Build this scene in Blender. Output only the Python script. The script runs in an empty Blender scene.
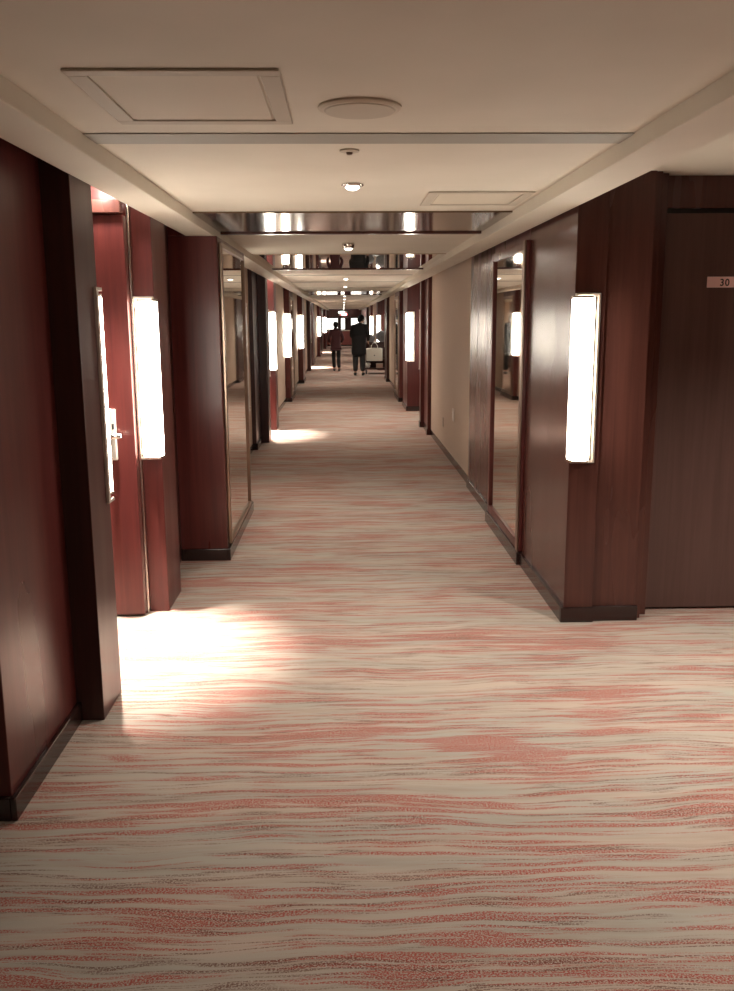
import bpy, bmesh, math, random
from mathutils import Matrix, Vector
random.seed(7)
S = bpy.context.scene
COL = S.collection

# ------------------------------------------------------------------ camera
F_PX, PITCH, YAW, ROLL, EYE = 904.16, .1928, .0250, .0058, 1.65
cam_d = bpy.data.cameras.new('camera')
cam = bpy.data.objects.new('camera', cam_d); COL.objects.link(cam)
cam_d.sensor_fit = 'VERTICAL'; cam_d.sensor_height = 36; cam_d.sensor_width = 36
cam_d.lens = F_PX / 991 * 36
cam_d.clip_start = .02; cam_d.clip_end = 200
ct, st = math.cos(PITCH), math.sin(PITCH)
cr, sr = math.cos(ROLL), math.sin(ROLL)
cy, sy = math.cos(YAW), math.sin(YAW)
def _yaw(x, y, z): return Vector((x*cy + y*sy, -x*sy + y*cy, z))
_r = _yaw(cr, -sr*st, -sr*ct); _u = _yaw(sr, cr*st, cr*ct); _f = _yaw(0, ct, -st)
cam.matrix_world = Matrix(((_r.x, _u.x, -_f.x, 0), (_r.y, _u.y, -_f.y, 0), (_r.z, _u.z, -_f.z, EYE), (0, 0, 0, 1)))
S.camera = cam

# ------------------------------------------------------------------ world and exposure
w = bpy.data.worlds.new('world'); S.world = w; w.use_nodes = True
w.node_tree.nodes['Background'].inputs[0].default_value = (1, .9, .78, 1)
w.node_tree.nodes['Background'].inputs[1].default_value = .02
S.view_settings.view_transform = 'Standard'; S.view_settings.look = 'None'
S.view_settings.gamma = 1; S.view_settings.use_curve_mapping = False
S.view_settings.exposure = 1.14
SHADE_E = 13.0        # glow of the wall lamps
DOWN_W = 42.0         # corridor downlights
SPOT_W = 650.0        # alcove spots

# ------------------------------------------------------------------ materials
def mat(name, col, rough=.5, metal=0., coat=0., emit=None, strength=0., spec=.5):
    m = bpy.data.materials.new(name); m.use_nodes = True
    b = m.node_tree.nodes['Principled BSDF']
    b.inputs['Base Color'].default_value = (*col, 1); b.inputs['Roughness'].default_value = rough
    b.inputs['Metallic'].default_value = metal; b.inputs['Coat Weight'].default_value = coat
    b.inputs['Coat Roughness'].default_value = .18; b.inputs['Specular IOR Level'].default_value = spec
    if emit:
        b.inputs['Emission Color'].default_value = (*emit, 1); b.inputs['Emission Strength'].default_value = strength
    return m
def N(m, t, **kw):
    n = m.node_tree.nodes.new(t)
    for k, v in kw.items(): setattr(n, k, v)
    return n
def L(m, a, b): m.node_tree.links.new(a, b)
def coords(m, scale, rot=(0, 0, 0)):
    g = N(m, 'ShaderNodeNewGeometry'); mp = N(m, 'ShaderNodeMapping')
    mp.inputs['Scale'].default_value = scale; mp.inputs['Rotation'].default_value = rot
    L(m, g.outputs['Position'], mp.inputs['Vector']); return mp.outputs[0]
def noise(m, vec, scale=1., detail=3., rough=.5, dist=0.):
    n = N(m, 'ShaderNodeTexNoise'); n.inputs['Scale'].default_value = scale
    n.inputs['Detail'].default_value = detail; n.inputs['Roughness'].default_value = rough
    n.inputs['Distortion'].default_value = dist; L(m, vec, n.inputs['Vector']); return n.outputs[0]
def rng(m, v, a, b, c=0., d=1.):
    n = N(m, 'ShaderNodeMapRange'); n.inputs[1].default_value = a; n.inputs[2].default_value = b
    n.inputs[3].default_value = c; n.inputs[4].default_value = d; L(m, v, n.inputs[0]); return n.outputs[0]
def mth(m, op, a, b):
    n = N(m, 'ShaderNodeMath', operation=op)
    for i, q in enumerate((a, b)):
        if isinstance(q, (int, float)): n.inputs[i].default_value = q
        else: L(m, q, n.inputs[i])
    return n.outputs[0]
def mix(m, f, a, b):
    n = N(m, 'ShaderNodeMix', data_type='RGBA')
    if isinstance(f, (int, float)): n.inputs[0].default_value = f
    else: L(m, f, n.inputs[0])
    for i, q in ((6, a), (7, b)):
        if isinstance(q, tuple): n.inputs[i].default_value = (*q, 1)
        else: L(m, q, n.inputs[i])
    return n.outputs[2]
def setc(m, out): L(m, out, m.node_tree.nodes['Principled BSDF'].inputs['Base Color'])
def bump(m, h, s, d=.002):
    n = N(m, 'ShaderNodeBump'); n.inputs['Strength'].default_value = s; n.inputs['Distance'].default_value = d
    L(m, h, n.inputs['Height']); L(m, n.outputs[0], m.node_tree.nodes['Principled BSDF'].inputs['Normal'])

def wood(name, c0, c1, rough=.3, coat=.35):
    m = mat(name, c0, rough, coat=coat, spec=.35)
    v = coords(m, (28, 28, 1.1)); a = noise(m, v, 1., 5., .6, .4)
    v2 = coords(m, (3, 3, .5)); b = noise(m, v2, 1., 3., .5)
    f = mth(m, 'ADD', mth(m, 'MULTIPLY', a, .6), mth(m, 'MULTIPLY', b, .4))
    setc(m, mix(m, rng(m, f, .36, .64), c0, c1))
    L(m, rng(m, b, .3, .7, rough*.8, rough*1.25), m.node_tree.nodes['Principled BSDF'].inputs['Roughness'])
    bump(m, a, .05)
    return m
WOOD = wood('mahogany_veneer', (.070, .014, .013), (.120, .026, .022), .33, .12)
WOOD_D = wood('dark_mahogany_veneer', (.036, .012, .011), (.062, .020, .017), .38, .12)
WOOD_B = wood('brown_mahogany_veneer', (.065, .023, .019), (.105, .039, .029), .25, .1)
DOORM = wood('door_veneer', (.085, .045, .038), (.12, .064, .054), .48, .1)
PLINTH = mat('polished_dark_plinth', (.022, .009, .008), .2, coat=.25)
GAP = mat('shadow_gap_black', (.008, .005, .004), .6)

PAPER = mat('beige_wallpaper', (.5, .4, .3), .75)
_n = noise(PAPER, coords(PAPER, (60, 60, 60)), 1., 4.)
setc(PAPER, mix(PAPER, rng(PAPER, _n, .35, .65), (.49, .37, .28), (.56, .43, .335))); bump(PAPER, _n, .15)

CEIL = mat('ceiling_paint', (.7, .62, .5), .8)
_n = noise(CEIL, coords(CEIL, (2.2, 2.2, 2.2)), 1., 5.)
setc(CEIL, mix(CEIL, rng(CEIL, _n, .3, .7), (.655, .60, .50), (.705, .65, .55)))
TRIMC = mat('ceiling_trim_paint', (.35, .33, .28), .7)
HATCHC = mat('hatch_paint', (.64, .57, .46), .75)
HFRAME = mat('hatch_frame_paint', (.53, .47, .38), .7)

SATIN = mat('satin_silver_frame', (.66, .60, .54), .4, .45)
CHROME = mat('brushed_silver', (.72, .66, .60), .22, 1.)
DULL = mat('satin_bronze_frame', (.30, .22, .17), .3, 1.)
MIRROR = mat('mirror_glass', (.78, .72, .64), .025, 1.)
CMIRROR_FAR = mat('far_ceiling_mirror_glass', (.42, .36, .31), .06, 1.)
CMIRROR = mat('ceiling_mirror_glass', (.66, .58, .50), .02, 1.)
BRONZE = mat('bronze_gloss_panel', (.19, .13, .09), .12, 1.)
SHADE = mat('lit_opal_glass', (.9, .87, .8), .3, emit=(1, .93, .81), strength=SHADE_E)
LENS = mat('lit_lamp_lens', (.9, .88, .8), .3, emit=(1, .95, .86), strength=3)
WHITE = mat('white_plastic', (.75, .72, .68), .4)
PINK = mat('pink_plate', (.88, .58, .56), .45)
INK = mat('dark_ink', (.03, .015, .015), .6)

# carpet: beige pile with grey bands, red and dark speckled streaks across the corridor
CARPET = mat('streaked_carpet', (.4, .3, .25), .95, spec=.1)
m = CARPET
warp = noise(m, coords(m, (1.1, 2.0, 1)), 1., 2.)
g = N(m, 'ShaderNodeNewGeometry'); sep = N(m, 'ShaderNodeSeparateXYZ'); L(m, g.outputs['Position'], sep.inputs[0])
yy = mth(m, 'ADD', sep.outputs[1], mth(m, 'MULTIPLY', warp, .16))
cmb = N(m, 'ShaderNodeCombineXYZ'); L(m, sep.outputs[0], cmb.inputs[0]); L(m, yy, cmb.inputs[1])
def sv(sx, sy, ox=0., oy=0.):
    mp = N(m, 'ShaderNodeMapping'); mp.inputs['Scale'].default_value = (sx, sy, 1); mp.inputs['Location'].default_value = (ox, oy, 0)
    L(m, cmb.outputs[0], mp.inputs['Vector']); return mp.outputs[0]
band = noise(m, sv(.7, 7, 3, 1), 1., 3., .6)
base = mix(m, rng(m, band, .36, .62), (.53, .43, .365), (.43, .40, .355))
tone = noise(m, sv(2.2, 26, 9, 4), 1., 3., .6)
base = mix(m, rng(m, tone, .45, .75, 0., .6), base, (.36, .27, .21))
speck = noise(m, coords(m, (170, 210, 1)), 1., 2., .7)
clus = noise(m, sv(1.1, 3.6, 5, 2), 1., 3., .6)
st1 = noise(m, sv(1.35, 38, 1, 7), 1., 4., .62)
red = rng(m, mth(m, 'ADD', mth(m, 'MULTIPLY', st1, 1.), mth(m, 'MULTIPLY', clus, .55)), .780, .83)
red = mth(m, 'MULTIPLY', red, rng(m, speck, .44, .52))
base = mix(m, mth(m, 'MULTIPLY', red, .92), base, (.39, .060, .044))
st2 = noise(m, sv(.9, 24, 21, 3), 1., 3., .55)
ridge = mth(m, 'SUBTRACT', 1., rng(m, mth(m, 'ABSOLUTE', mth(m, 'SUBTRACT', st2, .52), 0.), .010, .026))
brk = rng(m, noise(m, sv(1.6, 9, 31, 5), 1., 2.), .42, .50)
dark = mth(m, 'MULTIPLY', mth(m, 'MULTIPLY', ridge, brk), rng(m, speck, .44, .52))
base = mix(m, mth(m, 'MULTIPLY', dark, .8), base, (.13, .045, .03))
pile = noise(m, coords(m, (420, 420, 1)), 1., 2.)
base = mix(m, rng(m, pile, .3, .7, 0., .18), base, (.22, .17, .14))
setc(m, base); bump(m, pile, .5, .003)

# ------------------------------------------------------------------ mesh helpers
class MB:
    def __init__(s): s.bm = bmesh.new()
    def box(s, x0, x1, y0, y1, z0, z1):
        vs = [s.bm.verts.new((x, y, z)) for z in (z0, z1) for y in (y0, y1) for x in (x0, x1)]
        for f in ((0, 2, 3, 1), (4, 5, 7, 6), (0, 1, 5, 4), (2, 6, 7, 3), (0, 4, 6, 2), (1, 3, 7, 5)):
            s.bm.faces.new([vs[i] for i in f])
        return s
    def prism(s, pts, z0, z1):
        a = [s.bm.verts.new((x, y, z0)) for x, y in pts]; b = [s.bm.verts.new((x, y, z1)) for x, y in pts]
        n = len(pts); s.bm.faces.new(a[::-1]); s.bm.faces.new(b)
        for i in range(n): s.bm.faces.new((a[i], a[(i+1) % n], b[(i+1) % n], b[i]))
        return s
    def lathe(s, prof, c=(0, 0, 0), n=32, axis='z'):
        rings = []
        for r, h in prof:
            ring = []
            for k in range(n):
                t = 2*math.pi*k/n; p = (r*math.cos(t), r*math.sin(t), h)
                if axis == 'y': p = (p[0], h, p[1])
                if axis == 'x': p = (h, p[0], p[1])
                ring.append(s.bm.verts.new((p[0]+c[0], p[1]+c[1], p[2]+c[2])))
            rings.append(ring)
        for a, b in zip(rings, rings[1:]):
            for k in range(n): s.bm.faces.new((a[k], a[(k+1) % n], b[(k+1) % n], b[k]))
        s.bm.faces.new(rings[0][::-1]); s.bm.faces.new(rings[-1]); return s
    def tube(s, pts, r, n=10):
        pts = [Vector(p) for p in pts]; rings = []
        for i, p in enumerate(pts):
            d = (pts[min(i+1, len(pts)-1)] - pts[max(i-1, 0)]).normalized()
            up = Vector((0, 0, 1)) if abs(d.z) < .9 else Vector((1, 0, 0))
            a = d.cross(up).normalized(); b = d.cross(a)
            rings.append([s.bm.verts.new(p + a*r*math.cos(2*math.pi*k/n) + b*r*math.sin(2*math.pi*k/n)) for k in range(n)])
        for a, b in zip(rings, rings[1:]):
            for k in range(n): s.bm.faces.new((a[k], a[(k+1) % n], b[(k+1) % n], b[k]))
        s.bm.faces.new(rings[0][::-1]); s.bm.faces.new(rings[-1]); return s
    def ball(s, c, r, sc=(1, 1, 1), seg=16):
        mtx = Matrix.Translation(c) @ Matrix.Diagonal((r*sc[0], r*sc[1], r*sc[2], 1))
        bmesh.ops.create_uvsphere(s.bm, u_segments=seg, v_segments=seg//2+2, radius=1, matrix=mtx); return s
    def build(s, name, material, parent=None, bevel=0., smooth=False, seg=2):
        bmesh.ops.recalc_face_normals(s.bm, faces=s.bm.faces)
        me = bpy.data.meshes.new(name); s.bm.to_mesh(me); s.bm.free()
        if smooth:
            for p in me.polygons: p.use_smooth = True
        me.materials.append(material)
        o = bpy.data.objects.new(name, me); COL.objects.link(o)
        if parent is not None: o.parent = parent
        if bevel:
            b = o.modifiers.new('bevel', 'BEVEL'); b.width = bevel; b.segments = seg; b.limit_method = 'ANGLE'; b.harden_normals = False
        return o
def tag(o, label=None, cat=None, group=None, kind=None):
    if label: o['label'] = label
    if cat: o['category'] = cat
    if group: o['group'] = group
    if kind: o['kind'] = kind
    return o
def empty(name, loc):
    o = bpy.data.objects.new(name, None); o.empty_display_size = .1; COL.objects.link(o); o.location = loc; return o
def struct(name, label, cat, material, *boxes, bevel=.003, parent=None):
    b = MB()
    for q in boxes: b.box(*q)
    o = b.build(name, material, parent, bevel)
    if parent is None: tag(o, label, cat, kind='structure')
    return o
def copy_tree(o, parent=None):
    c = o.copy(); COL.objects.link(c)
    if parent is not None: c.parent = parent
    for ch in list(o.children): copy_tree(ch, c)
    return c

ZS, ZC, ZA = 2.19, 2.252, 2.38       # soffit underside, corridor ceiling, alcove ceiling
XLI, XLO, XRI, XRO = -.845, -1.025, .975, 1.165
Y0, YE = -6.0, 56.6                  # corridor ends
XB, XBR = -2.6, 3.1                  # backs of the alcoves

# ------------------------------------------------------------------ large structure
struct('floor', 'long beige carpet with grey bands and red and brown speckled streaks', 'carpet', CARPET, (-3.6, 4.2, Y0-.2, 61.5, -.1, 0), bevel=0)
struct('ceiling', 'beige painted recessed ceiling running down the corridor', 'ceiling', CEIL, (XLI, XRI, Y0, YE, ZC, ZC+.2), bevel=0)
struct('ceiling', 'beige painted ceiling above the alcoves on the left', 'ceiling', CEIL, (-3.6, XLO, Y0, YE, ZA, ZA+.07), bevel=0)
struct('ceiling', 'beige painted ceiling above the alcoves on the right', 'ceiling', CEIL, (XRO, 4.2, Y0, YE, ZA, ZA+.07), bevel=0)
struct('trim_1', 'long beige dropped ceiling edge along the left wall', 'ceiling trim', CEIL, (XLO, XLI, Y0, YE, ZS, ZA+.07), bevel=.004)
struct('trim_2', 'long beige dropped ceiling edge along the right wall', 'ceiling trim', CEIL, (XRI, XRO, Y0, YE, ZS, ZA+.07), bevel=.004)
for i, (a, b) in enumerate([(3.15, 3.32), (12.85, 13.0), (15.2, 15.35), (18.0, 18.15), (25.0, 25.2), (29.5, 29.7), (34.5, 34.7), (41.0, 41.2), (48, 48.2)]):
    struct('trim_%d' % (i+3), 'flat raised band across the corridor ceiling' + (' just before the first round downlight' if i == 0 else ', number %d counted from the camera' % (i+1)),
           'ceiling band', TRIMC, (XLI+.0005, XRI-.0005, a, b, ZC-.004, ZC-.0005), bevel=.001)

def wallL(name, label, xf, y0, y1, material, base=.02, z1=ZA, xb=XB, wrap0=False, wrap1=False, bh=.085):
    """a stretch of left wall with its face at x = xf"""
    o = struct('wall_left', label, 'wall', material, (xb, xf, y0, y1, 0, z1))
    if base:
        b = MB(); b.box(xf, xf+base, y0-(base if wrap0 else 0), y1+(base if wrap1 else 0), 0, bh)
        if wrap0: b.box(max(xb, xf-.42), xf, y0-base, y0, 0, bh)
        tag(b.build('baseboard_left', PLINTH, None, .004), 'dark polished baseboard of the ' + label, 'baseboard', kind='structure')
    return o
def wallR(label, xf, y0, y1, material, base=.02, z1=ZA, xb=XBR, wrap0=False, wrap1=False, bh=.085):
    o = struct('wall_right', label, 'wall', material, (xf, xb, y0, y1, 0, z1))
    if base:
        b = MB(); b.box(xf-base, xf, y0-(base if wrap0 else 0), y1+(base if wrap1 else 0), 0, bh)
        if wrap0: b.box(xf, min(xb, xf+.5), y0-base, y0, 0, bh)
        tag(b.build('baseboard_right', PLINTH, None, .004), 'dark polished baseboard of the ' + label, 'baseboard', kind='structure')
    return o

# --- left side, near to far
wallL('', 'dark mahogany wall panel nearest the camera on the left', -1.13, 2.82, 3.58, WOOD, wrap0=True)
wallL('', 'dark mahogany post at the near side of the first left doorway', -1.02, 3.58, 3.88, WOOD_D, base=0)
wallL('', 'dark recessed mahogany panel behind the first left lamp column', -1.14, 5.42, 6.15, WOOD_D, base=0)
wallL('', 'mahogany lamp column at the far side of the first left doorway', -1.02, 5.03, 5.42, WOOD, base=0, xb=-1.127)
struct('wall_left', 'mahogany wall behind the first left door', 'wall', WOOD, (XB, -1.14, 5.0, 5.42, 0, ZA))
struct('wall_left', 'mahogany panel above the first left door', 'wall', WOOD, (-2.1, -1.14, 4.93, 4.999, 2.262, ZA))
struct('wall_left', 'mahogany panel beside the first left door', 'wall', WOOD, (XB, -2.1, 4.93, 4.999, 0, ZA))
struct('trim_12', 'thin silver strip in the groove between the first left door and lamp column', 'trim', CHROME, (-1.1395, -1.1275, 5.0, 5.035, 0, ZA), bevel=.002)
wallL('', 'projecting mahogany closet with a mirror on its corridor side', -.82, 6.15, 7.8, WOOD, z1=ZS-.001, wrap0=True, xb=-1.8)
struct('wall_left', 'mahogany fill above the projecting mirror closet', 'wall', WOOD, (-1.8, XLO, 6.15, 7.8, ZS, ZA))
wallL('', 'beige papered wall beyond the left mirror closet', -1.18, 7.8, 11.6, PAPER, base=.014)
wallL('', 'dark mahogany panel before the second left doorway', -1.13, 11.6, 12.28, WOOD_D, wrap0=True)
wallL('', 'dark mahogany post at the near side of the second left doorway', -1.02, 12.28, 12.6, WOOD_D, base=0)
wallL('', 'red mahogany lamp column at the far side of the second left doorway', -1.02, 13.72, 14.15, WOOD, base=0)
wallL('', 'beige papered wall beyond the second left doorway', -1.18, 14.15, 18.47, PAPER, base=.014)
wallL('', 'mahogany lamp pier with a side mirror, beyond the second left doorway', -1.07, 18.47, 19.8, WOOD, wrap0=True)
wallL('', 'beige papered wall between the two far left lamp piers', -1.18, 19.8, 23.86, PAPER, base=.014)
wallL('', 'mahogany lamp pier before the third left doorway', -1.05, 23.86, 25.2, WOOD, wrap0=True)
wallL('', 'beige papered wall before the third left doorway', -1.17, 25.2, 29.7, PAPER, base=.014)
wallL('', 'dark mahogany post at the near side of the third left doorway', -1.06, 29.7, 30.3, WOOD_D, base=0)
wallL('', 'dark mahogany panel beyond the third left doorway', -1.09, 33.6, 35.2, WOOD_D, base=.01)
wallL('', 'beige papered wall far down the left side', -1.17, 35.2, 41.2, PAPER, base=.014)
wallL('', 'mahogany pier far down the left side', -1.03, 41.2, 42.0, WOOD, base=.01)
wallL('', 'beige papered wall near the end of the left side', -1.17, 42.0, 43.8, PAPER, base=.014)
wallL('', 'mahogany pier before the last left doorway', -1.03, 43.8, 45.6, WOOD_D, base=.01)
wallL('', 'mahogany wall beyond the last left doorway', -1.12, 47.6, 52.0, WOOD_D, base=.01)
wallL('', 'mahogany pier at the very end of the left side', -.98, 52.0, 56.5, WOOD, base=.01)
# alcove backs, and the parts behind the camera
for a, b, n in ((3.88, 4.93, 'first'), (12.6, 13.72, 'second'), (30.3, 33.6, 'third'), (45.6, 47.6, 'last')):
    struct('wall_left', 'mahogany back of the %s left doorway' % n, 'wall', WOOD, (XB-.15, XB, a, b, 0, ZA))
struct('wall_left', 'mahogany back wall of the entrance recess beside the camera on the left', 'wall', WOOD_D, (XB-.15, XB, .6, 2.82, 0, ZA))
wallL('', 'mahogany wall behind the camera on the left', -1.13, Y0, .6, WOOD_D)

# --- right side, near to far
struct('wall_right', 'mahogany back wall of the wide recess on the right', 'wall', WOOD_D, (XBR, XBR+.15, .6, 5.0, 0, ZA))
wallR('mahogany wall behind the camera on the right', 1.2, Y0, .6, WOOD_D)
b = MB(); b.box(1.2, 1.36, 4.75, 5.93, 0, ZA); b.box(1.36, 1.602, 4.77, 5.93, 0, ZA)
tag(b.build('wall_right', WOOD_B, None, .003), 'mahogany lamp column beside the numbered door on the right', 'wall', kind='structure')
b = MB(); b.box(1.18, 1.362, 4.73, 4.75, 0, .085); b.box(1.362, 1.612, 4.748, 4.77, 0, .085); b.box(1.18, 1.2, 4.75, 5.93, 0, .085)
tag(b.build('baseboard_right', PLINTH, None, .004), 'polished dark stepped plinth of the right lamp column', 'baseboard', kind='structure')
struct('wall_right', 'mahogany panel above the numbered door', 'wall', WOOD_B, (1.602, XBR, 4.93, 5.0, 2.215, ZA))
struct('wall_right', 'mahogany panel beyond the numbered door', 'wall', WOOD_B, (2.66, XBR, 4.93, 5.0, 0, 2.215))
struct('wall_right', 'wall mass behind the numbered door', 'wall', WOOD_D, (1.602, XBR, 5.0, 5.93, 0, ZA))
b = MB(); b.box(1.6025, 1.64, 4.79, 4.93, 0, ZA); b.box(1.64, 1.692, 4.85, 4.93, 0, ZA)
tag(b.build('trim_13', WOOD_B, None, .004), 'stepped mahogany frame at the left edge of the numbered door', 'door frame', kind='structure')
wallR('mahogany surround of the tall right mirror', 1.2, 5.93, 7.3, WOOD, base=0)
wallR('glossy brown panel beyond the tall right mirror', 1.228, 7.3, 8.84, WOOD_B, base=.016)
wallR('beige papered wall with a power socket', 1.252, 8.84, 12.95, PAPER, base=.012)
b = MB(); b.box(1.20, XBR, 12.95, 13.12, 0, ZA); b.box(1.235, XBR, 13.12, 13.9, 0, ZA); b.box(1.18, XBR, 13.9, 14.1, 0, ZA)
tag(b.build('wall_right', WOOD, None, .003), 'mahogany pilaster pair before the second right doorway', 'wall', kind='structure')
b = MB(); b.box(1.19, 1.2, 12.94, 13.13, 0, .085); b.box(1.215, 1.235, 13.13, 13.89, 0, .085); b.box(1.165, 1.18, 13.89, 14.1, 0, .085)
tag(b.build('baseboard_right', PLINTH, None, .003), 'dark polished baseboard of the pilaster pair', 'baseboard', kind='structure')
wallR('red mahogany lamp column at the far side of the second right doorway', 1.15, 16.44, 17.6, WOOD, wrap0=True)
wallR('recessed mahogany panel beyond the second right lamp column', 1.21, 17.6, 18.27, WOOD_D, base=0)
wallR('mahogany pier with a side mirror beyond the second right lamp column', 1.12, 18.27, 19.8, WOOD, wrap0=True)
wallR('beige papered wall before the housekeeping cart', 1.22, 19.8, 24.2, PAPER, base=.012)
wallR('dark mahogany pier just before the housekeeping cart', 1.15, 24.2, 25.4, WOOD_D, wrap0=True)
wallR('mahogany pier just beyond the housekeeping cart', 1.12, 30.0, 31.0, WOOD, base=0)
wallR('beige papered wall beyond the housekeeping cart', 1.22, 31.0, 37.5, PAPER, base=.012)
wallR('mahogany pier far down the right side', 1.12, 37.5, 38.6, WOOD, base=.01)
wallR('beige papered wall near the end of the right side', 1.22, 38.6, 43.5, PAPER, base=.012)
wallR('mahogany wall at the end of the right side', 1.12, 43.5, 56.5, WOOD_D, base=.01)
for a, b_, n in ((14.1, 16.44, 'second'), (25.4, 30.0, 'third')):
    struct('wall_right', 'mahogany back of the %s right doorway' % n, 'wall', WOOD, (XBR, XBR+.15, a, b_, 0, ZA))
struct('wall_back', 'beige wall closing the corridor behind the camera', 'wall', PAPER, (-3.6, 4.2, Y0-.15, Y0, 0, ZA+.07), bevel=0)

# --- far end: maroon header, lobby wall behind, counter in front
struct('wall_far', 'maroon panel above the opening at the far end', 'wall', WOOD, (-2.6, 3.1, 56.6, 56.8, 1.74, ZA+.05))
struct('wall_far', 'dark lobby wall behind the counter at the far end', 'wall', WOOD_D, (-3.6, 4.2, 61, 61.2, 0, ZA+.05))
struct('wall_far', 'side wall of the far lobby, left', 'wall', WOOD_D, (-3.6, -3.4, 56.8, 61, 0, ZA+.05))
struct('wall_far', 'side wall of the far lobby, right', 'wall', WOOD_D, (4.0, 4.2, 56.8, 61, 0, ZA+.05))
struct('ceiling', 'beige ceiling of the lobby at the far end', 'ceiling', CEIL, (-3.6, 4.2, 56.8, 61.2, ZA+.05, ZA+.12), bevel=0)
WIN = mat('daylit_window_glass', (.8, .8, .8), .2, emit=(1, .95, .85), strength=1.6)
for i, (a, b_, l) in enumerate([(-1.05, -.35, 'bright window left of the woman at the far end'), (.55, 1.25, 'bright window behind the person in black'), (-.12, .12, 'narrow bright window in the middle of the far end')]):
    o = struct('window_%d' % (i+1), l, 'window', WOOD_D, (a-.05, a, 60.93, 61, .95, 1.75), (b_, b_+.05, 60.93, 61, .95, 1.75), (a, b_, 60.93, 61, .95, 1.0), (a, b_, 60.93, 61, 1.7, 1.75))
    struct('window_pane', '', '', WIN, (a, b_, 60.96, 60.98, 1.0, 1.7), parent=o, bevel=0)
t = empty('reception_counter', (.1, 57.3, 0)); tag(t, 'maroon reception counter with a pale top at the far end', 'counter')
MAROON = wood('maroon_counter_front', (.20, .05, .045), (.27, .075, .06), .4, .2)
STONE = mat('pale_stone', (.72, .62, .52), .25)
MB().box(-1.5, 1.5, -.25, .25, .09, .93).build('body', MAROON, t, .005)
MB().box(-1.45, 1.45, -.22, .22, 0, .09).build('kick_board', PLINTH, t)
MB().box(-1.55, 1.55, -.32, .3, .93, .97).build('counter_top', STONE, t, .005)

# ------------------------------------------------------------------ doors
d = MB().box(-2.1, -1.33, 4.945, 4.995, .012, 2.19).box(-1.322, -1.1415, 4.935, 4.995, .012, 2.19).build('door_1', WOOD, None, .004)
tag(d, 'red mahogany door in the first left doorway, partly behind the lit post lamp', 'door', kind='structure')
b = MB().box(-1.33, -1.322, 4.94, 4.995, .012, 2.19); b.build('door_groove', GAP, d)
h = MB().box(-1.286, -1.236, 4.913, 4.935, .90, 1.18).build('lock_plate', SATIN, d, .008, seg=3); h['label'] = 'silver lock plate'
MB().box(-1.258, -1.246, 4.909, 4.9135, 1.07, 1.10).build('card_slot', GAP, h)
hb = MB().tube([(-1.262, 4.914, 1.04), (-1.262, 4.86, 1.04), (-1.25, 4.852, 1.04), (-1.195, 4.852, 1.04)], .015, 12).build('door_handle', CHROME, d, 0, True); hb['label'] = 'silver lever handle'
MB().box(-2.1, -1.1405, 4.87, 4.93, 2.195, 2.26).build('door_lintel', WOOD_B, d, .003)
d = MB().box(1.694, 2.655, 4.935, 4.98, .012, 2.19).build('door_2', DOORM, None, .004)
tag(d, 'dark brown guest room door with a pink number plate on the right', 'door', kind='structure')
MB().box(1.694, 2.655, 4.945, 4.98, 2.191, 2.214).build('door_gap', GAP, d)
pl = MB().box(1.955, 2.135, 4.927, 4.9345, 1.805, 1.862).build('number_plate', PINK, d, .002); pl['label'] = 'pink plate with dark digits'
cu = bpy.data.curves.new('digits', 'FONT'); cu.body = '30'; cu.size = .052; cu.extrude = .0008; cu.align_x = 'LEFT'; cu.space_character = 1.15; cu.offset = .0008
to = bpy.data.objects.new('digits', cu); COL.objects.link(to); bpy.context.view_layer.update()
me = bpy.data.meshes.new_from_object(to.evaluated_get(bpy.context.evaluated_depsgraph_get())); bpy.data.objects.remove(to)
me.materials.clear(); me.materials.append(INK)
to = bpy.data.objects.new('digits', me); COL.objects.link(to); to.parent = pl
to.location = (2.022, 4.9262, 1.814); to.rotation_euler = (math.pi/2, 0, 0); to.scale = (.95, 1, 1)
DH = mat('door_shadow', (.07, .03, .024), .5)
for i, (x0, x1, y, lab) in enumerate([(-2.3, -1.25, 13.75, 'mahogany door in the second left doorway'), (1.5, 2.4, 16.42, 'mahogany door in the second right doorway')]):
    d = MB().box(x0, x1, y-.06, y-.035, .012, 2.1).build('door_%d' % (i+3), DOORM, None, .004); tag(d, lab, 'door', kind='structure')
    MB().tube([(x0+.1, y-.06, 1.03), (x0+.1, y-.11, 1.03), (x0+.22, y-.11, 1.03)], .012).build('door_handle', CHROME, d, 0, True)

# ------------------------------------------------------------------ wall mirrors
def mirror(name, label, xf, y0, y1, z0, z1, side, fw=.05, fd=.022, fmat=None, near=None):
    """side +1: hangs on a left wall and faces +x"""
    t = empty(name, (xf, (y0+y1)/2, z0)); tag(t, label, 'mirror', None)
    s = side; Y = (y1-y0)/2; Z = z1-z0
    def X(a, b): return (min(a*s, b*s), max(a*s, b*s))
    fm = fmat or DULL
    fr = MB(); a, b = X(.0005, fd)
    nf = near or fw
    fr.box(a, b, -Y, -Y+nf, 0, Z); fr.box(a, b, Y-fw, Y, 0, Z); fr.box(a, b, -Y+nf, Y-fw, 0, fw); fr.box(a, b, -Y+nf, Y-fw, Z-fw, Z)
    fr.build('mirror_frame', fm, t, .004)
    a, b = X(.001, .008)
    MB().box(a, b, -Y+nf, Y-fw, fw, Z-fw).build('mirror_glass', MIRROR, t)
    return t
mirror('wall_mirror', 'tall framed mirror on the projecting closet, left side', -.82, 6.22, 7.62, .10, 2.155, 1, .034, .022)
t = mirror('wall_mirror', 'tall mirror in a deep mahogany frame, right side', 1.2, 5.94, 7.28, .09, 2.14, -1, .06, .025, WOOD, .10)
MB().box(-.035, -.0255, -.672, -.60, 0, 2.05).build('edge_strip', DULL, t, .002)
MB().box(-.04, 0, -.69, .69, -.09, -.001).build('plinth', PLINTH, t, .004)
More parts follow.
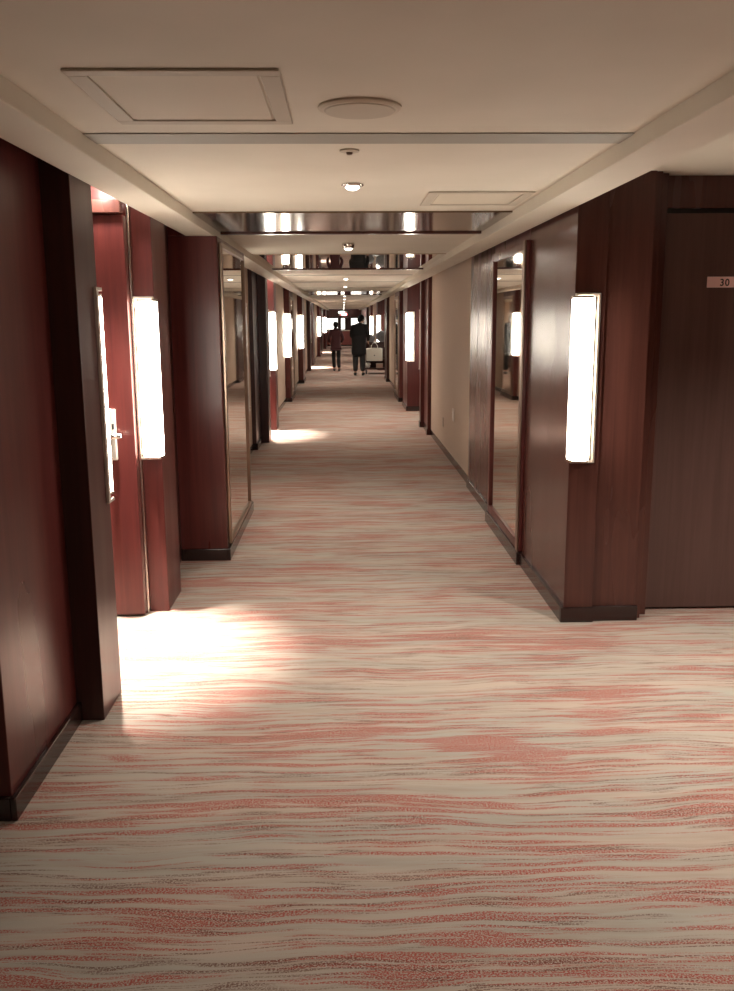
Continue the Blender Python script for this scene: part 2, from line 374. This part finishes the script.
mirror('wall_mirror', 'narrow mirror on the side of the lamp pier beyond the second left doorway', -1.07, 18.6, 19.7, .1, 2.1, 1, .06)
mirror('wall_mirror', 'mirror on the side of the pier beyond the second right lamp column', 1.12, 18.4, 19.7, .1, 2.1, -1, .06)

# ------------------------------------------------------------------ wall lamps
def lamp_proto(sx, sy):
    """sx: direction of the corridor side, sy: direction the lamp faces. origin = wall corner, bottom of plate"""
    t = empty('wall_lamp', (0, 0, 0))
    def B(x0, x1, y0, y1, z0, z1, mb=None):
        mb = mb or MB(); mb.box(min(x0*sx, x1*sx), max(x0*sx, x1*sx), min(y0*sy, y1*sy), max(y0*sy, y1*sy), z0, z1); return mb
    H = .885
    f = B(-.13, -.119, .0005, .022, 0, H); B(-.011, .0, .0005, .022, 0, H, f); B(-.119, -.011, .0005, .022, 0, .011, f); B(-.119, -.011, .0005, .022, H-.011, H, f)
    B(-.119, -.011, .0005, .008, .011, H-.011, f)
    f.build('back_plate', SATIN, t, .002)
    if sy > 0:
        P = [(-.085, .024), (.006, .024), (.006, .04), (-.004, .080), (-.075, .080), (-.085, .05)]
        B(.0005, .014, -.062, -.034, -.01, H+.01, B(.0005, .014, -.034, .024, H-.004, H+.01, B(.0005, .014, -.034, .024, -.01, .004))).build('side_bracket', SATIN, t, .002)
    else:
        P = [(-.076, .024), (.022, .024), (.022, .045), (.010, .112), (-.064, .112), (-.076, .06)]
    P = [(x*sx, y*sy) for x, y in P]
    if sx*sy < 0: P = P[::-1]
    MB().prism(P, .028, H-.028).build('lamp_shade', SHADE, t, .004)
    c = (-.03*sx, .068*sy)
    Q = [((x-c[0])*1.07+c[0], (y-c[1])*1.0+c[1]) for x, y in P]
    MB().prism(Q, .016, .027).build('end_cap', CHROME, t, .002)
    MB().prism(Q, H-.027, H-.016).build('end_cap', CHROME, t, .002)
    s = B(-.098, -.088, .022, .06, .02, H-.02); s.build('side_rail', CHROME, t, .002)
    return t
LAMPS = {}
def lamp(x, y, side, face, label):
    sx = 1 if side == 'L' else -1; k = (sx, face)
    if k not in LAMPS: t = LAMPS[k] = lamp_proto(sx, face)
    else: t = copy_tree(LAMPS[k])
    t.location = (x, y, .89)
    tag(t, label, 'wall lamp', 'tall lit wall lamps along the corridor'); return t
lamp(-1.02, 3.88, 'L', 1, 'tall lit wall lamp seen edge-on behind the nearest left post')
lamp(-1.02, 5.03, 'L', -1, 'tall lit wall lamp facing the camera on the first left column, beside the red door')
lamp(1.2, 4.75, 'R', -1, 'tall lit wall lamp facing the camera on the column beside the numbered door')
lamp(-.82, 7.8, 'L', 1, 'wall lamp seen edge-on just past the projecting mirror closet')
lamp(-1.02, 12.6, 'L', 1, 'wall lamp tucked behind the second dark left post')
lamp(-1.02, 13.72, 'L', -1, 'lit wall lamp on the bright red column of the second left doorway')
lamp(-1.07, 18.47, 'L', -1, 'lit wall lamp on the left pier with the narrow side mirror')
lamp(-1.05, 23.86, 'L', -1, 'lit wall lamp on the left pier before the third doorway')
lamp(-1.06, 30.3, 'L', 1, 'lit wall lamp just past the post level with the walking woman')
lamp(-1.03, 41.2, 'L', -1, 'small distant lit wall lamp on the left, second from the far end')
lamp(-.98, 52.0, 'L', -1, 'small distant lit wall lamp on the left, nearest the far end')
lamp(1.18, 14.1, 'R', 1, 'wall lamp seen edge-on just past the right pilaster pair')
lamp(1.15, 16.44, 'R', -1, 'lit wall lamp on the red column of the second right doorway')
lamp(1.15, 25.4, 'R', 1, 'lit wall lamp on the right just above the housekeeping cart')
lamp(1.12, 30.0, 'R', -1, 'lit wall lamp on the right beyond the housekeeping cart')
lamp(1.12, 37.5, 'R', -1, 'distant lit wall lamp on the right, hidden behind the person in black')

# ------------------------------------------------------------------ ceiling fittings
def downlight(x, y, z, label, power, angle=150, lensr=.028, drop=0., blend=1., group='small round downlights', aim=None, dim=False):
    t = empty('downlight', (x, y, z)); tag(t, label, 'downlight', group)
    MB().lathe([(.034, -.0005), (.05, -.0005), (.052, -.006), (.044, -.012-drop), (.034, -.012-drop)], n=28).build('trim_ring', CHROME, t, 0, True)
    MB().lathe([(.001, -.010-drop), (.031, -.010-drop), (.031, -.018-drop), (.02, -.026-drop), (.001, -.03-drop)], n=24).build('lamp_lens', LENS, t, 0, True)
    ld = bpy.data.lights.new('lamp_light', 'SPOT'); ld.energy = power; ld.color = (1, .90, .78); ld.spot_size = math.radians(angle); ld.spot_blend = blend; ld.shadow_soft_size = .035
    lo = bpy.data.objects.new('lamp_light', ld); COL.objects.link(lo); lo.parent = t; lo.location = (0, 0, -.07-drop)
    if aim: lo.rotation_euler = aim
    return t
for y, lab in [(-4.2, 'round downlight in the ceiling behind the camera'), (-.9, 'round downlight in the ceiling just behind the camera'),
               (4.3, 'nearest round chrome downlight in the corridor ceiling'), (7.55, 'round downlight hanging between the bronze panel and the ceiling mirror'),
               (13.9, 'round downlight in the first bay beyond the ceiling mirror'), (17.2, 'round downlight in the second bay beyond the ceiling mirror'),
               (24.2, 'round downlight just beyond the far ceiling mirror'), (28.0, 'round downlight above the walking woman'),
               (33, 'tiny distant downlight beyond the two people'), (39, 'tiny distant downlight, fourth from the far end'), (45, 'tiny distant downlight, third from the far end'), (50, 'tiny distant downlight, second from the far end'), (55.3, 'tiny distant downlight nearest the far end, added to brighten the counter')]:  # farthest downlight is an added, unseen fitting that brightens the counter front
    downlight(.05, y, ZC, lab, DOWN_W*(1.5 if y < 3 else 1), drop=.03 if y == 7.55 else 0)
for x, y, p, lab in [(-1.25, 4.75, 1., 'bright spot lamp in the ceiling of the first left doorway'), (-1.25, 13.5, 1.2, 'bright spot lamp in the ceiling of the second left doorway'),
                  (-1.3, 32.2, 2.4, 'bright spot lamp in the ceiling of the third left doorway'), (-1.3, 46.8, 2.4, 'bright spot lamp in the ceiling of the last left doorway')]:
    t = downlight(x, y, ZA, lab, SPOT_W*p, 52, group='doorway spot lamps', blend=1., aim=(math.radians(-9), math.radians(0), 0))
    gd = bpy.data.lights.new('lamp_glow', 'POINT'); gd.energy = 5*p; gd.color = (1, .93, .85); gd.shadow_soft_size = .03
    go = bpy.data.objects.new('lamp_glow', gd); COL.objects.link(go); go.parent = t; go.location = (0, 0, -.07)
downlight(2.3, 3.2, ZA, 'spot lamp in the ceiling of the wide right recess', 120, 130, group='doorway spot lamps')
downlight(2.0, 15.3, ZA, 'spot lamp in the ceiling of the second right doorway', 30, 120, group='doorway spot lamps')
downlight(1.9, 27.8, ZA, 'spot lamp in the ceiling above the housekeeping cart', 45, 120, group='doorway spot lamps')
downlight(.2, 59, ZA+.05, 'spot lamp in the lobby ceiling at the far end', 60, 140, group='doorway spot lamps')

t = empty('ceiling_speaker', (.055, 2.78, ZC)); tag(t, 'large flat round speaker cover in the ceiling nearest the camera', 'ceiling speaker')
MB().lathe([(.001, -.0005), (.121, -.0005), (.121, -.006), (.112, -.011), (.001, -.011)], n=48).build('cover_ring', HATCHC, t, 0)
MB().lathe([(.001, -.011), (.104, -.011), (.10, -.014), (.001, -.016)], n=48).build('grille', HFRAME, t, 0)
t = empty('sprinkler_cover', (.03, 3.46, ZC)); tag(t, 'small flat disc cover between the ceiling band and downlight', 'sprinkler cover')
MB().lathe([(.001, -.0005), (.036, -.0005), (.036, -.006), (.001, -.009)], n=32).build('disc', HFRAME, t, 0)
MB().lathe([(.001, -.009), (.012, -.009), (.010, -.016), (.001, -.018)], n=16).build('button', DULL, t, 0)
def hatch(x0, x1, y0, y1, label):
    t = empty('ceiling_hatch', ((x0+x1)/2, (y0+y1)/2, ZC)); tag(t, label, 'ceiling hatch'); X = (x1-x0)/2; Y = (y1-y0)/2
    f = MB(); w_ = .05
    f.box(-X, X, -Y, -Y+w_, -.007, -.0005).box(-X, X, Y-w_, Y, -.007, -.0005).box(-X, -X+w_, -Y+w_, Y-w_, -.007, -.0005).box(X-w_, X, -Y+w_, Y-w_, -.007, -.0005)
    f.build('hatch_frame', HFRAME, t, .004)
    MB().box(-X+w_+.008, X-w_-.008, -Y+w_+.008, Y-w_-.008, -.004, -.0005).build('hatch_panel', HATCHC, t, .002)
hatch(-.68, -.15, 2.37, 2.99, 'square framed access hatch in the ceiling at upper left, nearest the camera')
hatch(.42, .94, 4.55, 5.07, 'smaller-looking framed access hatch in the ceiling right of the downlight')

def cpanel(y0, y1, mt, label, n):
    t = empty('ceiling_mirror', ((XLI+XRI)/2, (y0+y1)/2, ZC)); tag(t, label, 'ceiling mirror')
    X = (XRI-XLI)/2-.001; Y = (y1-y0)/2
    MB().box(-X, X, -Y, Y, -.010, -.0005).build('mirror_panel', mt, t)
    MB().box(-X, X, Y, Y+.06, -.02, -.0005).build('edge_trim', WOOD_B, t, .002)
cpanel(5.35, 6.53, BRONZE, 'bronze glossy panel across the ceiling, nearest the camera', 1)
cpanel(8.73, 11.17, CMIRROR, 'large mirror panel across the ceiling reflecting the two people', 2)
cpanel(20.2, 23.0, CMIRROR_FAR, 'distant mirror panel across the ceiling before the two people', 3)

# lit sign at the end
t = empty('hanging_sign', (.0, 55.2, ZC)); tag(t, 'small lit sign hanging at the far end, greenish white over pink', 'sign')
SG = mat('sign_green_white', (.6, .8, .7), .3, emit=(.75, 1, .85), strength=7); SR = mat('sign_red', (.8, .1, .1), .3, emit=(1, .18, .2), strength=5)
MB().box(-.25, .25, -.03, .03, -.40, -.14).build('housing', WHITE, t, .005)
MB().box(-.24, .1, -.034, -.0305, -.25, -.15).build('upper_panel', SG, t)
MB().box(-.1, .24, -.034, -.0305, -.39, -.26).build('lower_panel', SR, t)
MB().tube([(-.15, 0, -.14), (-.15, 0, -.001)], .006).build('hanger', CHROME, t)
MB().tube([(.15, 0, -.14), (.15, 0, -.001)], .006).build('hanger', CHROME, t)

# power socket on the right beige wall
t = empty('power_socket', (1.252, 10.27, .57)); tag(t, 'square silver power socket on the right beige wall', 'power socket')
MB().box(-.010, -.0005, -.075, .075, -.07, .07).build('cover_plate', SATIN, t, .003)
MB().box(-.014, -.0105, -.04, .04, -.04, .04).build('socket_face', WHITE, t, .003)
t = empty('wall_plate', (1.252, 11.35, .37)); tag(t, 'thin beige blank plate low on the beige wall beyond the power socket', 'wall plate')
MB().box(-.006, -.0005, -.05, .05, -.06, .06).build('cover', mat('beige_plastic', (.33, .25, .18), .5), t, .002)
MB().lathe([(.004, -.0085), (.005, -.0062), (.0052, -.0061)], (0, .03, 0), 8, 'x').build('screw', CHROME, t)

# ------------------------------------------------------------------ people
SKIN = mat('skin', (.50, .29, .20), .5); HAIR = mat('black_hair', (.006, .005, .005), .7, spec=.2)
MJ = mat('maroon_jacket_cloth', (.045, .007, .009), .8); BLK = mat('black_cloth', (.006, .006, .007), .8); CHAR = mat('charcoal_stocking', (.022, .022, .024), .6)
SHOE = mat('black_leather', (.012, .011, .011), .35); SHIRT = mat('white_collar_cloth', (.7, .68, .64), .8)
def skin(name, verts, edges, radii, material, parent, sub=2, root=0):
    me = bpy.data.meshes.new(name); me.from_pydata(verts, edges, [])
    o = bpy.data.objects.new(name, me); COL.objects.link(o)
    md = o.modifiers.new('s', 'SKIN'); md.use_smooth_shade = True
    for i, r in enumerate(radii):
        r = r if isinstance(r, tuple) else (r, r)
        me.skin_vertices[0].data[i].radius = r; me.skin_vertices[0].data[i].use_root = (i == root)
    o.modifiers.new('u', 'SUBSURF').levels = sub; o.modifiers['u'].render_levels = sub
    bpy.context.view_layer.update()
    m2 = bpy.data.meshes.new_from_object(o.evaluated_get(bpy.context.evaluated_depsgraph_get()))
    bpy.data.objects.remove(o); m2.name = name; m2.materials.clear(); m2.materials.append(material)
    for p in m2.polygons: p.use_smooth = True
    o = bpy.data.objects.new(name, m2); COL.objects.link(o); o.parent = parent; return o
def hand_chain(V, E, R, wi, wrist, dirv, side):
    """palm and five curled fingers grown from the wrist vertex"""
    d = Vector(dirv).normalized(); s = Vector(side).normalized(); n = d.cross(s)
    w_ = Vector(wrist); p = w_ + d*.045; V.append(tuple(p)); R.append((.030, .016)); E.append((wi, len(V)-1)); pi_ = len(V)-1
    for k, ln in enumerate((.072, .080, .075, .058)):
        off = s*(.030-.020*k); a = p + off + d*.035; b = a + d*ln*.5 + n*.006; c = b + d*ln*.4 + n*.022
        prev = pi_
        for q, r in ((a, .0095), (b, .009), (c, .0075)): V.append(tuple(q)); R.append(r); E.append((prev, len(V)-1)); prev = len(V)-1
    a = w_ + d*.03 + s*.035; b = a + d*.035 + s*.015; V.append(tuple(a)); R.append(.012); E.append((wi, len(V)-1)); V.append(tuple(b)); R.append(.009); E.append((len(V)-2, len(V)-1))
def person(name, label, loc, rotz, h, J, jacket, trousers, hem, lower, coat=False):
    """J: dict of joints for a figure 1.7 m tall facing +y, x to its right"""
    t = empty('person', loc); t.rotation_euler.z = rotz; t.scale = (h/1.7,)*3; tag(t, label, 'person')
    V, E, R = [], [], []
    def add(p, r, par=None):
        V.append(p); R.append(r)
        if par is not None: E.append((par, len(V)-1))
        return len(V)-1
    pel = add(J['pelvis'], (.135, .095)); ch = add(J['waist'], (.115, .085), pel); c2 = add(J['chest'], (.145, .10), ch)
    nk = add(J['neck'], (.055, .055), c2); hd0 = add(J['jaw'], (.058, .065), nk); hd1 = add(J['head'], (.076, .092), hd0); add(J['crown'], (.055, .065), hd1)
    for s in ('r', 'l'):
        sg = 1 if s == 'r' else -1
        sh = add(J['sh_'+s], .052, c2); el = add(J['el_'+s], .038, sh); wr = add(J['wr_'+s], .026, el)
        d = Vector(J['wr_'+s]) - Vector(J['el_'+s]); hand_chain(V, E, R, wr, J['wr_'+s], d, (-.3*sg, 1, 0))
        hp = add(J['hip_'+s], .078, pel); kn = add(J['kn_'+s], .055, hp); an = add(J['an_'+s], .036, kn); add(J['to_'+s], (.036, .025), an)
    body = skin('body', V, E, R, SKIN, t)
    hd = Vector(J['head']); f = Vector(J['face']).normalized(); rt = f.cross(Vector((0, 0, 1))).normalized(); up = rt.cross(f)
    fb = MB()
    # hair cap, parted from the face
    c = hd + Vector((0, 0, .03)) - f*.018
    fb.ball(c, .1, (.93, 1.04, 1.04), 20)
    fb.ball(c - f*.035 - up*.05, .075, (1, .9, 1.1), 16)
    fb.build('hair', HAIR, t, 0, True)
    for s in (-1, 1):
        MB().ball(hd + f*.086 + rt*.03*s + up*.004, .011, seg=10).build('eye', SHIRT, t, 0, True)
        MB().ball(hd + rt*.083*s - up*.005, .026, (.4, .8, 1.2), 10).build('ear', SKIN, t, 0, True)
    MB().ball(hd + f*.102 - up*.02, .014, (.8, 1, 1.5), 10).build('nose', SKIN, t, 0, True)
    MB().ball(hd + f*.09 - up*.055, .02, (1.1, .5, .35), 10).build('mouth', MJ, t, 0, True)
    # jacket
    V2, E2, R2 = [], [], []
    def a2(p, r, par=None):
        V2.append(p); R2.append(r)
        if par is not None: E2.append((par, len(V2)-1))
        return len(V2)-1
    P = Vector(J['pelvis']); hemz = hem
    q = (.215, .165, .20, .15, .21, .145, .225, .17, .235, .18) if coat else (.196, .150, .160, .125, .185, .13, .200, .155, .195, .155)
    p0 = a2(J['pelvis'], q[0:2]); w0 = a2(J['waist'], q[2:4], p0); c0 = a2(J['chest'], q[4:6], w0)
    a2(tuple(Vector(J['neck'])*.45+Vector(J['jaw'])*.55), (.074, .08), a2(tuple(Vector(J['neck'])-Vector((0,.01,.02))), (.095, .095), c0))
    m1 = a2((P.x, P.y, (P.z+hemz)/2), q[6:8], p0); hm = a2((P.x, P.y, hemz), q[8:10], m1)
    for s in ('r', 'l'):
        sh = a2(J['sh_'+s], .072, c0); el = a2(J['el_'+s], .056, sh)
        wv = Vector(J['wr_'+s])*.97 + Vector(J['el_'+s])*.03; a2(tuple(wv), .042, el)
    skin('jacket' if not coat else 'coat', V2, E2, R2, jacket, t)
    c = MB(); nk_ = Vector(J['neck'])*.6+Vector(J['jaw'])*.4; c.lathe([(.055, -.022), (.075, -.028), (.068, .018), (.058, .018)], tuple(nk_), 20); c.build('collar', SHIRT if coat else jacket, t, 0, True)
    # legs
    V3, E3, R3 = [], [], []
    V3.append(tuple(P)); R3.append((.105, .085))
    for s in ('r', 'l'):
        for k, (j, r) in enumerate((('hip_', .088), ('kn_', .074 if not coat else .088), ('an_', .062 if not coat else .072))):
            q = Vector(J[j+s]); q = q if j != 'an_' else q + Vector((0, 0, .01))
            V3.append(tuple(q)); R3.append(r); E3.append((0 if k == 0 else len(V3)-2, len(V3)-1))
    skin('trousers', V3, E3, R3, trousers, t)
    for s in ('r', 'l'):
        a = Vector(J['an_'+s]); b = Vector(J['to_'+s]); d = (b-a); d.z = 0; d.normalize()
        m_ = MB(); m_.ball((a+d*.06 + Vector((0, 0, -.045))), .05, (1, 2.5, .85), 16); m_.box(a.x-.03, a.x+.03, a.y-.06, a.y-.0, a.z-.088, a.z-.03)
        m_.build('shoe', SHOE, t, 0, True)
    return t
J1 = dict(pelvis=(0, 0, .90), waist=(0, .01, 1.08), chest=(0, .015, 1.28), neck=(0, .02, 1.44), jaw=(0, .035, 1.52), head=(0, .04, 1.585), crown=(0, .035, 1.64), face=(0, 1, -.12),
    sh_r=(.165, .01, 1.38), el_r=(.255, .0, 1.13), wr_r=(.20, .16, .99), sh_l=(-.165, .01, 1.38), el_l=(-.26, -.02, 1.13), wr_l=(-.22, .14, .99),
    hip_r=(.085, 0, .86), kn_r=(.09, .03, .47), an_r=(.10, -.06, .09), to_r=(.11, .06, .03),
    hip_l=(-.085, 0, .86), kn_l=(-.08, .09, .48), an_l=(-.06, .14, .09), to_l=(-.06, .27, .03))
person('w', 'person in a maroon jacket and black trousers walking away down the corridor', (-.235, 29.5, 0), .05, 1.56, J1, MJ, BLK, .70, None)
J2 = dict(pelvis=(0, 0, .93), waist=(0, .02, 1.08), chest=(.02, .04, 1.27), neck=(.045, .07, 1.42), jaw=(.07, .11, 1.49), head=(.075, .13, 1.55), crown=(.07, .12, 1.615), face=(.75, .7, -.35),
    sh_r=(.20, .05, 1.36), el_r=(.26, .08, 1.12), wr_r=(.25, .25, .96), sh_l=(-.165, .05, 1.36), el_l=(-.225, .13, 1.10), wr_l=(-.10, .26, 1.0),
    hip_r=(.09, 0, .86), kn_r=(.10, .02, .47), an_r=(.11, 0, .09), to_r=(.13, .13, .03),
    hip_l=(-.10, 0, .86), kn_l=(-.10, .04, .47), an_l=(-.10, .02, .09), to_l=(-.12, .15, .03))
t = person('m', 'person in a long black coat standing with back to the camera beside the cart', (.46, 27.2, 0), -.1, 1.79, J2, BLK, CHAR, .50, None, True)

# ------------------------------------------------------------------ housekeeping cart with its load
cx, cyy = 1.0, 27.98
CB = mat('cart_dark_maroon', (.05, .016, .014), .55); STEEL = mat('cart_steel', (.45, .43, .42), .3, 1.)
GREYC = mat('grey_towel_cloth', (.22, .22, .23), .9); TOTE = mat('cream_canvas', (.88, .85, .76), .85); RUB = mat('grey_rubber', (.06, .06, .06), .7)
t = empty('housekeeping_cart', (cx, cyy, 0)); tag(t, 'dark maroon housekeeping cart beside the person in black', 'cart')
MB().box(-.38, .42, -.25, .45, .14, .18).build('lower_deck', CB, t, .004)
MB().box(-.30, .42, -.23, .45, .42, .45).build('middle_shelf', CB, t, .004)
MB().box(-.30, .42, -.23, .45, .92, .96).build('top_shelf', CB, t, .004)
MB().box(-.30, .42, .42, .45, .18, .92).build('back_panel', CB, t, .003)
MB().box(.40, .42, -.23, .42, .18, .92).build('side_panel', CB, t, .003)
MB().box(-.20, .40, -.21, .42, .46, .92).build('linen_bag', CB, t, .03)
MB().tube([(-.34, -.22, .16), (-.34, -.22, .98), (-.40, -.22, 1.05), (-.40, .42, 1.05), (-.34, .42, .98), (-.34, .42, .16)], .014).build('push_handle', STEEL, t, 0, True)
for x in (-.30, .34):
    for y in (-.18, .36):
        wc = MB().lathe([(.001, -.018), (.06, -.018), (.065, -.01), (.065, .01), (.06, .018), (.001, .018)], (x, y, .066), 20, 'x').build('wheel', RUB, t, 0, True)
        MB().box(x-.025, x+.025, y-.02, y+.02, .125, .142).box(x-.028, x-.021, y-.02, y+.02, .06, .13).box(x+.021, x+.028, y-.02, y+.02, .06, .13).build('fork', STEEL, wc)
def towel(x, y, z, r, l, label):
    b = MB(); pts = []
    for k in range(60):
        a = k/60*math.pi*6; rr = r*(.15+.85*k/60); pts.append((rr*math.cos(a), rr*math.sin(a)))
    t_ = empty('rolled_towel', (x, y, z)); tag(t_, label, 'towel', 'grey rolls on the cart')
    MB().lathe([(r*.15, -l/2+.012), (r*.5, -l/2+.004), (r*.9, -l/2), (r, -l/2+.02), (r, l/2-.02), (r*.9, l/2), (.001, l/2-.01)], (0, 0, r), 28, 'y').build('roll', GREYC, t_, 0, True)
    bb = MB(); prev = None
    bb.tube([(p[0]*.92, -l/2-.002, r+p[1]*.92) for p in pts], .008, 6).build('rolled_edge', mat('towel_edge', (.33, .33, .34), .9), t_, 0, True)
towel(cx+.17, cyy+.02, .96, .17, .40, 'large grey towel roll on top of the cart, right of the two')
towel(cx-.16, cyy+.02, .96, .115, .40, 'smaller grey roll on top of the cart, next to the person in black')
# tote
t = empty('tote_bag', (cx-.06, cyy-.33, .40)); tag(t, 'cream canvas tote bag hanging on the front of the cart', 'bag')
b = MB(); b.prism([(-.22, -.05), (.22, -.05), (.25, 0), (.22, .05), (-.22, .05), (-.25, 0)], 0, .38); o = b.build('bag_body', TOTE, t, .02, True)
o.modifiers['bevel'].segments = 3
MB().box(-.2, .2, -.03, .03, .36, .395).build('bag_opening', mat('cream_lining', (.45, .41, .33), .9), t, .01)
for y in (-.045, .045):
    MB().tube([(-.11, y, .33), (-.09, y*.8, .46), (-.03, y*.3, .545), (.03, y*.3, .545), (.09, y*.8, .46), (.11, y, .33)], .011).build('bag_strap', TOTE, t, 0, True)
MB().lathe([(.001, -.004), (.02, -.004), (.02, 0), (.001, .001)], (0, -.05, .17), 14, 'y').build('bag_emblem', GREYC, t)
MB().tube([(cx-.06, cyy-.23, .935), (cx-.06, cyy-.335, .93), (cx-.06, cyy-.345, .955)], .008).build('cart_hook', STEEL)
hk = bpy.data.objects['cart_hook']; hk.parent = bpy.data.objects['housekeeping_cart']; hk.matrix_parent_inverse = Matrix.Translation((-cx, -cyy, 0))
# white crumpled bundle and a small box on the lower deck
b = MB()
for k in range(7):
    b.ball((random.uniform(-.07, .07), random.uniform(-.05, .05), .05+random.uniform(0, .07)), .055, (1.2, 1, .9), 12)
o = b.build('cloth_bundle', WHITE, None, 0, True); o.location = (cx-.24, cyy-.12, .178); tag(o, 'small crumpled white bundle at the foot of the cart beside the coat', 'bundle')
t = empty('small_box', (cx+.10, cyy-.13, .181)); tag(t, 'small pale pink box on the lower deck of the cart', 'box')
MB().box(-.1, .1, -.06, .08, 0, .11).build('box_body', mat('pink_card', (.62, .42, .34), .8), t, .004)
MB().box(-.103, .103, -.063, .083, .111, .14).build('box_lid', mat('pale_card', (.66, .55, .47), .8), t, .004)
